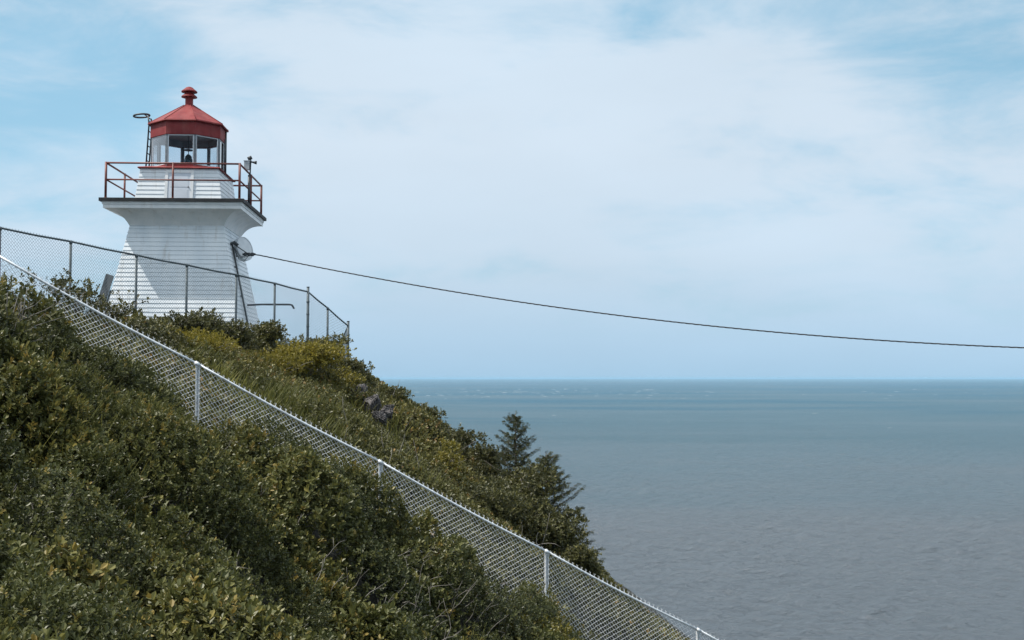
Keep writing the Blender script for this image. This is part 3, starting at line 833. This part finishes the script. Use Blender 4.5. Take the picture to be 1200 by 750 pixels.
# ------------------------------------------------------------------ chain link fences
def chain_wire(mb, A, B, ztopA, ztopB, hA, step, r, bow=.006):
    """diagonal woven wires of one bay; A, B plan points; the mesh follows the slope of the rail"""
    A, B = Vector(A), Vector(B); Ls = (B - A).length; t = (B - A) / Ls; nrm = Vector((-t.y, t.x))
    rj = random.Random(int(Ls * 1e5)); w1_, w2_ = rj.uniform(0, 6), rj.uniform(0, 6)
    def pt(s, w, off):
        # slack in the woven wire grows towards its free lower edge
        k = min(w, 1.0)
        s2 = s + k * (.012 * math.sin(s * 3.1 + w1_) + .007 * math.sin(s * 7.7 + w2_)) + rj.uniform(-.003, .003)
        o2 = off + k * .03 * math.sin(s * 2.3 + w2_)
        p = A + t * s2 + nrm * o2
        return Vector((p.x, p.y, ztopA + (ztopB - ztopA) * s / Ls - w + k * .010 * math.sin(s * 4.3 + w1_) + rj.uniform(-.003, .003)))
    nst = int(Ls / step)
    st = Ls / nst
    hgt = hA
    for sgn in (1, -1):
        k0 = -int(hgt / st) - 1
        for k in range(k0, nst + 1) if sgn == 1 else range(0, nst - k0 + 1):
            s0 = k * st
            pts = []
            m = int(hgt / (st / 2))
            for i in range(m + 1):
                w = i * st / 2; s = s0 + sgn * w
                if s < -1e-6 or s > Ls + 1e-6: continue
                off = bow * (1 if (i % 2) ^ (sgn > 0) else -1)
                pts.append(pt(s, w, off))
            if len(pts) > 1: mb.tube(pts, r, 4, False, False)
    for k in range(nst + 1):            # twisted ends standing above the rail
        for q in (-1, 1):
            mb.tube([pt(k * st, 0, 0), pt(k * st + q * st * .16, -.035, 0)], r, 4, True, False)
def channel_post(mb, x, y, z0, z1, w, th, ang):
    """C-section post"""
    c, s = math.cos(ang), math.sin(ang)
    def q(a, b): return (x + a * c - b * s, y + a * s + b * c)
    h = w / 2; f = w * .30
    prof = [(-h + f, -h), (-h, -h), (-h, h), (h, h), (h, -h), (h - f, -h), (h - f, -h + th), (h - th, -h + th), (h - th, h - th), (-h + th, h - th), (-h + th, -h + th), (-h + f, -h + th)]
    vs = [(*q(a, b), z) for z in (z0, z1) for a, b in prof]
    n = len(prof)
    mb.add(vs, [(i, (i + 1) % n, n + (i + 1) % n, n + i) for i in range(n)] + [tuple(range(n))[::-1], tuple(range(n, 2 * n))])

# near, pale fence
p0 = NF(0)
nf = tag(empty('chain_link_fence', (p0.x, p0.y, g1(p0.x, p0.y) + CAMZ)), 'pale galvanised chain link fence running down the slope across the foreground', 'fence')
org = Vector(nf.location)
tops = []
for i, (px, py) in enumerate(NF_RAIL_PX):
    t = i - 2; q = NF(t)
    z = P(px, py, q.y).z
    tops.append(Vector((q.x, q.y, z + CAMZ)))
HN = 1.25
dirn = math.atan2(.88, 2.45)
for i, T in enumerate(tops):
    l = T - org
    mb = MB(); gz = g1(T.x, T.y) + CAMZ - org.z
    channel_post(mb, l.x, l.y + .035, min(gz - .4, l.z - 1.4), l.z - .035, .052, .009, dirn)
    mb.build('post', M['galv'], nf)
    mb = MB(); mb.tube([(l.x - .03, l.y - .012, l.z + .012), (l.x + .03, l.y - .001, l.z - .02)], .027, 8); mb.box((l.x, l.y + .02, l.z - .03), (.05, .05, .05))
    mb.build('rail_clamp', M['galv'], nf)
for i in range(len(tops) - 1):
    a, b_ = tops[i] - org, tops[i + 1] - org
    sag = .034
    mb = MB(); mb.tube([a.lerp(b_, s) - Vector((0, 0, sag * math.sin(math.pi * s))) for s in np.linspace(0, 1, 9)], .0165, 8)
    mb.build('top_rail', M['galv'], nf)
    mb = MB(); chain_wire(mb, (a.x, a.y), (b_.x, b_.y), a.z, b_.z, HN, .071, .0027)
    mb.build('wire_mesh', M['galv_wire'], nf)

# upper, dark fence round the tower
pts = [P(*a) for a in FFP]
ff = tag(empty('chain_link_fence', (pts[3].x, pts[3].y, g1(pts[3].x, pts[3].y) + CAMZ)), 'dark chain link fence along the top of the hill in front of the tower', 'fence')
org = Vector(ff.location)
pts += [P(384, 361, 31.6), P(408, 382, 32.2), P(398, 403, 34.6), P(386, 408, 36.5)]
T = [p + Vector((0, 0, CAMZ)) - org for p in pts]
for i, p in enumerate(T):
    mb = MB(); gz = g1(p.x + org.x, p.y + org.y) + CAMZ - org.z
    corner = i in (7, 9); ext = .12 if corner else -.01
    mb.tube([(p.x, p.y, min(gz - .3, p.z - 1.6)), (p.x, p.y, p.z + ext)], .036 if corner else .029, 8)
    if corner:
        mb.tube([(p.x, p.y, p.z + ext), (p.x, p.y, p.z + ext + .02)], .042, 8)
        for k in range(4): mb.tube([(p.x, p.y, p.z - .25 - .33 * k), (p.x, p.y, p.z - .29 - .33 * k)], .044, 8)
    else:
        mb.tube([(p.x, p.y, p.z - .05), (p.x, p.y, p.z + .02)], .034, 8)
    mb.build('post', M['fence_dark'], ff)
for i in range(len(T) - 1):
    a, b_ = T[i], T[i + 1]
    mb = MB(); mb.tube([a, a.lerp(b_, .5) - Vector((0, 0, .012)), b_], .021, 8); mb.build('top_rail', M['fence_dark'], ff)
    if i < 10:
        mb = MB(); chain_wire(mb, (a.x, a.y), (b_.x, b_.y), a.z, b_.z, 1.5, .071, .0027); mb.build('wire_mesh', M['wire_dark'], ff)

# ------------------------------------------------------------------ lighthouse
LC = P(221.3, 150, 40.35)
ZB = .77
lh = tag(empty('lighthouse', (LC.x, LC.y, ZB + CAMZ), R(3.0)), 'white square tapered lighthouse with a red roofed lantern on top of the hill', 'lighthouse')
def z_(v): return v - .70
Z_DECK = z_(5.90)
# tower wall of clapboards
hwt = lambda z: 1.55 + .2 * (z_(5.10) - z)
prof = []
ptch = .150; z = z_(5.12); nb = 31
for k in range(nb):
    zt, zb2 = z - k * ptch, z - (k + 1) * ptch
    prof += [(hwt(zt) + .002, zt), (hwt(zb2) + .020, zb2)]
mb = MB(); mb.rings(prof[::-1], 4); mb.build('tower_wall', M['white'], lh)
# curved cornice and fascia
cpts = [(0, 0), (.07, .12), (.155, .235), (.27, .34), (.42, .425), (.655, .49)]
cv = []
tx = np.linspace(0, 5, 21)
for k in tx:
    i = min(int(k), 4); f = k - i
    p_ = [np.array(cpts[max(0, min(5, i + q))]) for q in (-1, 0, 1, 2)]
    c_ = .5 * ((2 * p_[1]) + (-p_[0] + p_[2]) * f + (2 * p_[0] - 5 * p_[1] + 4 * p_[2] - p_[3]) * f * f + (-p_[0] + 3 * p_[1] - 3 * p_[2] + p_[3]) * f ** 3)
    cv.append((1.585 + c_[0], z_(5.095) + c_[1]))
mb = MB(); mb.rings([(1.585, z_(5.085))] + cv, 4, cap=False)
mb.rings([(1.50, z_(5.08)), (1.59, z_(5.08)), (1.59, z_(5.11))], 4, cap=False)
mb.build('cornice', M['white_trim'], lh)
mb = MB(); mb.rings([(2.20, z_(5.575)), (2.262, z_(5.575)), (2.262, z_(5.69)), (2.29, z_(5.70)), (2.29, z_(5.765)), (2.31, z_(5.77)), (2.31, z_(5.788)), (1.0, z_(5.788))], 4, cap=False)
mb.build('fascia', M['white_trim'], lh)
mb = MB(); mb.rings([(1.2, z_(5.79)), (2.375, z_(5.79)), (2.375, Z_DECK), (1.0, Z_DECK + .004)], 4, cap=True)
mb.build('deck', M['tar'], lh)
# railing
rail = empty('railing', (0, 0, Z_DECK), 0, lh)
hr = 2.20; HR = 1.19
for (x0, y0, x1, y1) in ((-hr, -hr, hr, -hr), (hr, -hr, hr, hr), (hr, hr, -hr, hr), (-hr, hr, -hr, -hr)):
    mb = MB()
    for zz, r in ((HR, .032), (.63, .028)): mb.tube([(x0, y0, zz), (x1, y1, zz)], r, 8)
    mb.build('rail', M['red_rail'], rail)
    for s in (0, .5):
        mb = MB(); x, y = x0 + (x1 - x0) * s, y0 + (y1 - y0) * s
        mb.tube([(x, y, 0), (x, y, HR + .03)], .042 if s == 0 else .036, 8); mb.tube([(x, y, -.001), (x, y, .025)], .07, 8)
        mb.build('post', M['red_rail'], rail)
# square base of the lantern
hb = lambda z: 1.30 + .13 * (z_(7.08) - z)
prof = []; z = z_(7.08); k = 0
while z - k * ptch > Z_DECK + .06:
    zt, zb2 = z - k * ptch, z - (k + 1) * ptch
    prof += [(hb(zt) + .002, zt), (hb(zb2) + .018, zb2)]; k += 1
mb = MB(); mb.rings(prof[::-1], 4); lb = mb.build('lantern_base', M['white'], lh)
# door in the front
yf = lambda z: -hb(z)
def on_face(x0, x1, z0, z1, d0, d1, name, mat, parent):
    """slab following the sloped front face"""
    mb = MB()
    vs = []
    for d in (d0, d1):
        for x, z in ((x0, z0), (x1, z0), (x1, z1), (x0, z1)): vs.append((x, yf(z) - d, z))
    mb.add(vs, [(0, 1, 2, 3)[::-1], (4, 5, 6, 7), (0, 1, 5, 4), (1, 2, 6, 5), (2, 3, 7, 6), (3, 0, 4, 7)])
    return mb.build(name, mat, parent)
dz0, dz1 = Z_DECK + .03, z_(7.02)
M['door'] = mat_noise('door_paint', (.52, .56, .62), (.60, .64, .70), 2, .5)
door = on_face(-.36, .40, dz0, dz1 - .10, .020, .030, 'door', M['door'], lh)
on_face(-.28, .32, dz0 + .50, dz1 - .18, .0305, .036, 'door_panel', M['door'], door)
on_face(-.28, .32, dz0 + .08, dz0 + .42, .0305, .036, 'door_panel', M['door'], door)
mb = MB(); mb.tube([(.34, yf(dz0 + .5) - .03, dz0 + .5), (.34, yf(dz0 + .5) - .08, dz0 + .5)], .02, 8); mb.build('handle', M['dark'], door)
for x0, x1, a, c in ((-.46, -.362, dz0, dz1), (.402, .50, dz0, dz1), (-.361, .401, dz1 - .098, dz1)):
    on_face(x0, x1, a, c, .018, .045, 'door_casing', M['white_trim'], lh)
# red sill
mb = MB(); mb.rings([(1.20, z_(7.075)), (1.385, z_(7.075)), (1.40, z_(7.10)), (1.36, z_(7.13)), (1.05, z_(7.20)), (.9, z_(7.20))], 4, cap=True)
mb.build('sill', M['red'], lh)
# lantern : octagonal
ap = 1.155; zg0, zg1 = z_(7.19), z_(8.29)
mb = MB(); mb.rings([(ap + .03, z_(7.17)), (ap + .03, z_(7.25)), (ap - .03, z_(7.25))], 8, cap=True); mb.build('lantern_curb', M['red'], lh)
k8 = 1 / math.cos(math.pi / 8)
cr = [(math.cos(math.pi / 8 + i * math.pi / 4 - math.pi / 2) * ap * k8, math.sin(math.pi / 8 + i * math.pi / 4 - math.pi / 2) * ap * k8) for i in range(8)]
for i in range(8):
    x, y = cr[i]; x2, y2 = cr[(i + 1) % 8]
    mb = MB(); a = math.atan2(y, x)
    mb.box((x * .985, y * .985, (zg0 + zg1) / 2 + .03), (.085, .075, zg1 - zg0 + .06), Matrix.Rotation(a, 3, 'Z'))
    mu = mb.build('mullion', M['frame'], lh)
    mb = MB()
    v = Vector((x2 - x, y2 - y, 0)); n = Vector((v.y, -v.x, 0)).normalized()
    A0, B0 = Vector((x, y, 0)) + v * .055, Vector((x2, y2, 0)) - v * .055
    for q, w_ in ((A0, .035), (B0, .035)): mb.bar(q + Vector((0, 0, zg0 + .06)), q + Vector((0, 0, zg1)), w_, w_)
    for zz in (zg0 + .075, zg1 - .02): mb.bar(A0 + Vector((0, 0, zz)), B0 + Vector((0, 0, zz)), .03, .034)
    wf = mb.build('window_frame', M['dish'], lh)
    mb = MB(); a0, b0 = A0 + v * .015, B0 - v * .015
    t_ = n * .004
    vs = [a0 - t_, b0 - t_, b0 + t_, a0 + t_]
    vs = [p + Vector((0, 0, zz)) for zz in (zg0 + .085, zg1 - .03) for p in vs]
    mb.add(vs, [(3, 2, 1, 0), (4, 5, 6, 7), (0, 1, 5, 4), (1, 2, 6, 5), (2, 3, 7, 6), (3, 0, 4, 7)])
    mb.build('pane', M['glass'], wf)
mb = MB(); mb.rings([(ap - .06, zg1), (ap + .045, zg1), (ap + .05, z_(8.31)), (ap + .05, z_(8.76)), (ap - .06, z_(8.76)), (ap - .06, zg1)], 8, cap=False)
mb.build('lantern_band', M['red'], lh)
mb = MB(); mb.rings([(ap - .065, z_(8.50)), (ap - .065, zg1 + .003)], 8, cap=False); mb.build('lining', M['lining'], lh)
mb = MB(); mb.rings([(ap - .03, z_(8.50)), (ap - .03, z_(8.53))], 8); mb.build('lantern_ceiling', M['lining'], lh)
roof_pr = [(ap - .02, z_(8.752)), (1.285, z_(8.740)), (1.30, z_(8.76)), (1.285, z_(8.80)), (.16, z_(9.56)), (.13, z_(9.58))]
mb = MB(); mb.rings(roof_pr, 8, cap=True)
for i in range(8):
    a = math.pi / 8 + i * math.pi / 4
    p, q = Vector((math.cos(a) * 1.285 * k8, math.sin(a) * 1.285 * k8, z_(8.80))), Vector((math.cos(a) * .16 * k8, math.sin(a) * .16 * k8, z_(9.565)))
    mb.tube([p, q], .016, 6)
rf = mb.build('roof', M['red'], lh)
mb = MB()
mb.rings([(.15, z_(9.53)), (.135, z_(9.56)), (.135, z_(9.86)), (.275, z_(9.855)), (.265, z_(9.885)), (.15, z_(9.98)), (.135, z_(10.0)), (.14, z_(10.02)), (.275, z_(10.035)), (.27, z_(10.07)), (.17, z_(10.15)), (.12, z_(10.20)), (.05, z_(10.23)), (.0, z_(10.235))], 20, smooth=False, cap=False)
mb.build('vent', M['red'], rf)
# beacon
mb = MB()
bz = z_(7.15)
mb.rings([(.05, bz), (.05, bz + .10), (.17, bz + .14), (.19, bz + .20), (.10, bz + .26), (.06, bz + .32)], 14, cap=True)
mb.rings([(.06, bz + .32), (.13, bz + .36), (.14, bz + .46), (.11, bz + .55), (.12, bz + .58), (.05, bz + .66), (.0, bz + .68)], 14, cap=False)
bc = mb.build('beacon', M['lamp_dark'], lh)
mb = MB(); mb.rings([(.15, bz + .80), (.16, bz + .83), (.05, bz + .86)], 14); mb.tube([(0, 0, bz + .66), (0, 0, z_(8.52))], .014, 6); mb.build('lamp_hood', M['dark'], bc)
# ladder with hoop at the left
lad = empty('ladder', (-.07, 0, z_(7.12)), 0, lh)
mb = MB()
for sy_ in (-.20, .20): mb.tube([(-1.36, sy_, 0), (-1.265, sy_, 1.74), (-1.30, sy_, 2.0)], .028, 7)
mb.build('stile', M['dark'], lad)
for k in range(7):
    mb = MB(); q_ = .18 + k * .26; x = -1.36 + .095 * q_ / 1.74
    mb.tube([(x, -.20, q_), (x, .20, q_)], .018, 6); mb.build('rung', M['dark'], lad)
mb = MB(); n = 20
ring = [(-1.58 + .27 * math.cos(a), .0 + .26 * math.sin(a), 2.06 + .03 * math.cos(a)) for a in np.linspace(0, 2 * math.pi, n)]
mb.tube(ring, .034, 6)
mb.tube([(-1.30, -.2, 1.98), (-1.42, -.2, 2.05)], .02, 6); mb.tube([(-1.30, .2, 1.98), (-1.42, .2, 2.05)], .02, 6)
mb.tube([(-1.27, -.2, 1.80), (-.95, -.2, 1.83)], .018, 6); mb.tube([(-1.27, .2, 1.80), (-.95, .2, 1.83)], .018, 6)
mb.build('hoop', M['dark'], lad)
# pipe at the right of the lantern
mb = MB(); mb.tube([(1.22, .40, z_(7.15)), (1.22, .40, z_(8.72))], .035, 8); mb.tube([(1.25, .1, z_(7.16)), (1.25, .1, z_(8.4))], .02, 8)
mb.build('downpipe', M['dark'], lh)
# conduit and bracket on the right wall, short pipe
def rw(y, z, off=.05): return (hwt(z) + off, y, z)
mb = MB(); zc0, zc1 = z_(4.55), z_(1.0)
mb.tube([rw(-.9, zc0, .07), rw(-.85, (zc0 + zc1) / 2, .07), rw(-.8, zc1, .07)], .030, 8)
mb.tube([rw(-.72, zc0 - .1, .06), rw(-.66, (zc0 + zc1) / 2, .06), rw(-.6, zc1, .06)], .014, 8)
mb.tube([rw(-.9, zc0 - .02, .0), rw(-.9, zc0 + .06, .16), rw(-.88, zc0 - .05, .26)], .055, 8)
for zz in (zc0 - .8, zc0 - 1.8, zc0 - 2.8): mb.box(rw(-.87, zz, .035), (.07, .14, .04))
mb.build('conduit', M['dark'], lh)
mb = MB()
q0 = Vector(rw(-.9, zc0 + .05, .05)); q1 = Vector(rw(-.70, zc0 - .34, .55))
mb.tube([q0, q1], .018, 6); mb.tube([q1 - Vector((.22, 0, -.0)), q1 + Vector((.22, .02, .01))], .040, 8)
for dxx in (-.12, 0, .12): mb.tube([q1 + Vector((dxx, 0, -.06)), q1 + Vector((dxx, 0, .06))], .05, 8)
mb.build('cable_bracket', M['dark'], lh)
mb = MB()
for k, (dr, dl) in enumerate(((.12, .42), (.2, .55), (.28, .40))):
    mb.tube([Vector(rw(-.9, zc0 - .1, .1)), Vector(rw(-.85, zc0 - dl, .10 + dr * .5)), Vector(rw(-.8, zc0 - dl - .05, .22 + dr * .6)), q1 + Vector((-.1 + .1 * k, 0, -.03))], .011, 6)
mb.build('drip_loops', M['dark'], lh)
mb = MB(); zp = z_(2.50)
mb.tube([rw(.2, zp, -.02), (hwt(zp) + .5, .2, zp + .03), (hwt(zp) + 1.50, .2, zp + .03), (hwt(zp) + 1.58, .2, zp + .01), (hwt(zp) + 1.66, .2, zp - .12)], .034, 8)
mb.build('vent_pipe', M['dark'], lh)
# foundation
mb = MB(); mb.rings([(2.62, z_(-.4)), (2.58, z_(.50)), (2.50, z_(.50))], 4); mb.build('foundation', M['grey'], lh)

LM = Matrix.Translation(Vector(lh.location)) @ Matrix.Rotation(R(3), 4, 'Z')
# satellite dish on the right wall
dc = LM @ Vector((hwt(z_(4.40)) + .27, -.30, z_(4.42)))
dish = empty('satellite_dish', dc); tag(dish, 'round pale satellite dish mounted on the right wall of the tower under the cornice', 'satellite dish')
nrm = Vector((.88, -.42, .20)).normalized(); qd = nrm.to_track_quat('Z', 'Y')
def turned(prof, n, name, mat):
    m_ = MB(); m_.rings(prof, n, cap=False, smooth=False)
    m_.v = [tuple(qd @ Vector(p)) for p in m_.v]; m_.build(name, mat, dish)
turned([(0, -.14), (.08, -.135), (.22, -.10), (.36, -.03), (.41, .02)], 32, 'reflector', M['dish'])
turned([(.41, .0), (.425, .0), (.425, .15), (.40, .15), (.40, .13)], 32, 'rim', M['dish'])
turned([(.402, .135), (.25, .155), (0, .165)], 32, 'cover', M['dish'])
mb = MB(); wp = LM @ Vector((hwt(z_(4.2)) + .0, -.05, z_(4.2))) - dc
mb.tube([qd @ Vector((0, 0, -.03)), (qd @ Vector((0, 0, -.03))) * .5 + wp * .5, wp], .028, 8); mb.build('mount', M['dark'], dish)

# instrument pole on the right railing
pl = LM @ Vector((2.24, -.62, Z_DECK))
ip = tag(empty('instrument_pole', pl), 'dark post with a small box and horn at the right side of the gallery railing', 'instrument pole')
mb = MB(); mb.tube([(0, 0, 0), (0, 0, 1.10)], .045, 8); mb.tube([(0, 0, 0), (0, 0, .03)], .09, 8); mb.build('pole', M['dark'], ip)
mb = MB(); mb.box((-.07, -.03, 1.42), (.18, .16, .30)); mb.box((-.07, -.03, 1.58), (.21, .19, .02)); mb.build('sensor_box', M['grey'], ip)
mb = MB(); mb.tube([(.03, 0, 1.08), (.05, 0, 1.62), (.02, 0, 1.68)], .024, 6); mb.tube([(-.05, 0, 1.66), (.08, 0, 1.72)], .065, 10); mb.tube([(.05, 0, 1.56), (.15, 0, 1.54)], .03, 8); mb.tube([(.15, 0, 1.54), (.25, 0, 1.53)], .04, 10, r2=.065)
mb.build('horn', M['dark'], ip)

# power cable
a0 = LM @ (q1 + Vector((.20, 0, 0))); a0 -= Vector((0, 0, CAMZ))
pxs = [304, 440, 600, 745, 900, 1050, 1200]; pys = [299.0, 326.0, 352.5, 372.0, 388.5, 400.0, 407.5]
cf = np.polyfit(pxs, pys, 3)
mbs = [MB(), MB()]
E = Vector((40.0, 30.0))
path = []
for s in np.linspace(0, 1, 160) ** 1.0:
    x = a0.x + (E.x - a0.x) * s; y = a0.y + (E.y - a0.y) * s
    c_, s_ = math.cos(PITCH), math.sin(PITCH)
    px = 600 + F * x / y
    for _ in range(3):
        py = np.polyval(cf, min(px, 1200)) + max(0, px - 1200) * .035
        v = (375 - py) / F; px = 600 + F * (c_ - v * s_) * x / y
    zz = P(px, py, y).z
    path.append(Vector((x, y, zz)))
path[0] = a0
root = tag(empty('power_cable', a0 + Vector((0, 0, CAMZ))), 'thin dark twisted overhead cable running from the tower out to the right', 'cable')
seg = []; 
for i in range(len(path) - 1):
    for k in range(6): seg.append(path[i].lerp(path[i + 1], k / 6) - a0)
for w, nm in ((0, 'strand'), (1, 'strand'), (2, 'strand')):
    mb = MB(); o_pts = []
    dist = 0
    for i, p in enumerate(seg):
        if i: dist += (p - seg[i - 1]).length
        a = dist / .75 * 2 * math.pi + w * 2.094
        o_pts.append(p + Vector((0, math.cos(a), math.sin(a))) * .013)
    mb.tube(o_pts, .0105, 5); mb.build(nm, M['cable'], root)

# leaning board
pb = P(119, 353, 35.0); pt_ = P(129, 322, 35.0)
o = MB(); d_ = (pt_ - pb)
o.bar(pb - d_ * .35 + Vector((0, 0, CAMZ)), pt_ + Vector((0, 0, CAMZ)), .25, .035, up=Vector((0, 1, 0)))
o.bar(P(126, 353, 35.06) - d_ * .35 + Vector((0, 0, CAMZ)), P(130, 340, 35.06) + Vector((0, 0, CAMZ)), .05, .05)
bo = o.build('leaning_board', M['board'])
bo.location = (0, 0, 0)
tag(bo, 'weathered grey board leaning to the right beside the left foot of the tower', 'board')

# ------------------------------------------------------------------ sea haze
mh = bpy.data.materials.new('haze'); mh.use_nodes = True
hn = mh.node_tree; hn.nodes.clear()
ho = hn.nodes.new('ShaderNodeOutputMaterial'); hv = hn.nodes.new('ShaderNodeVolumePrincipled')
hv.inputs['Color'].default_value = (.42, .70, .92, 1)
hv.inputs['Density'].default_value = 3.2e-5
hv.inputs['Anisotropy'].default_value = 0.0
hn.links.new(hv.outputs[0], ho.inputs['Volume'])
mb = MB(); mb.box((0, 78000, 22.5), (324000, 170000, 59))
o = mb.build('haze', mh); tag(o, 'thin pale sea haze over the water and the headland', 'haze', kind='stuff')
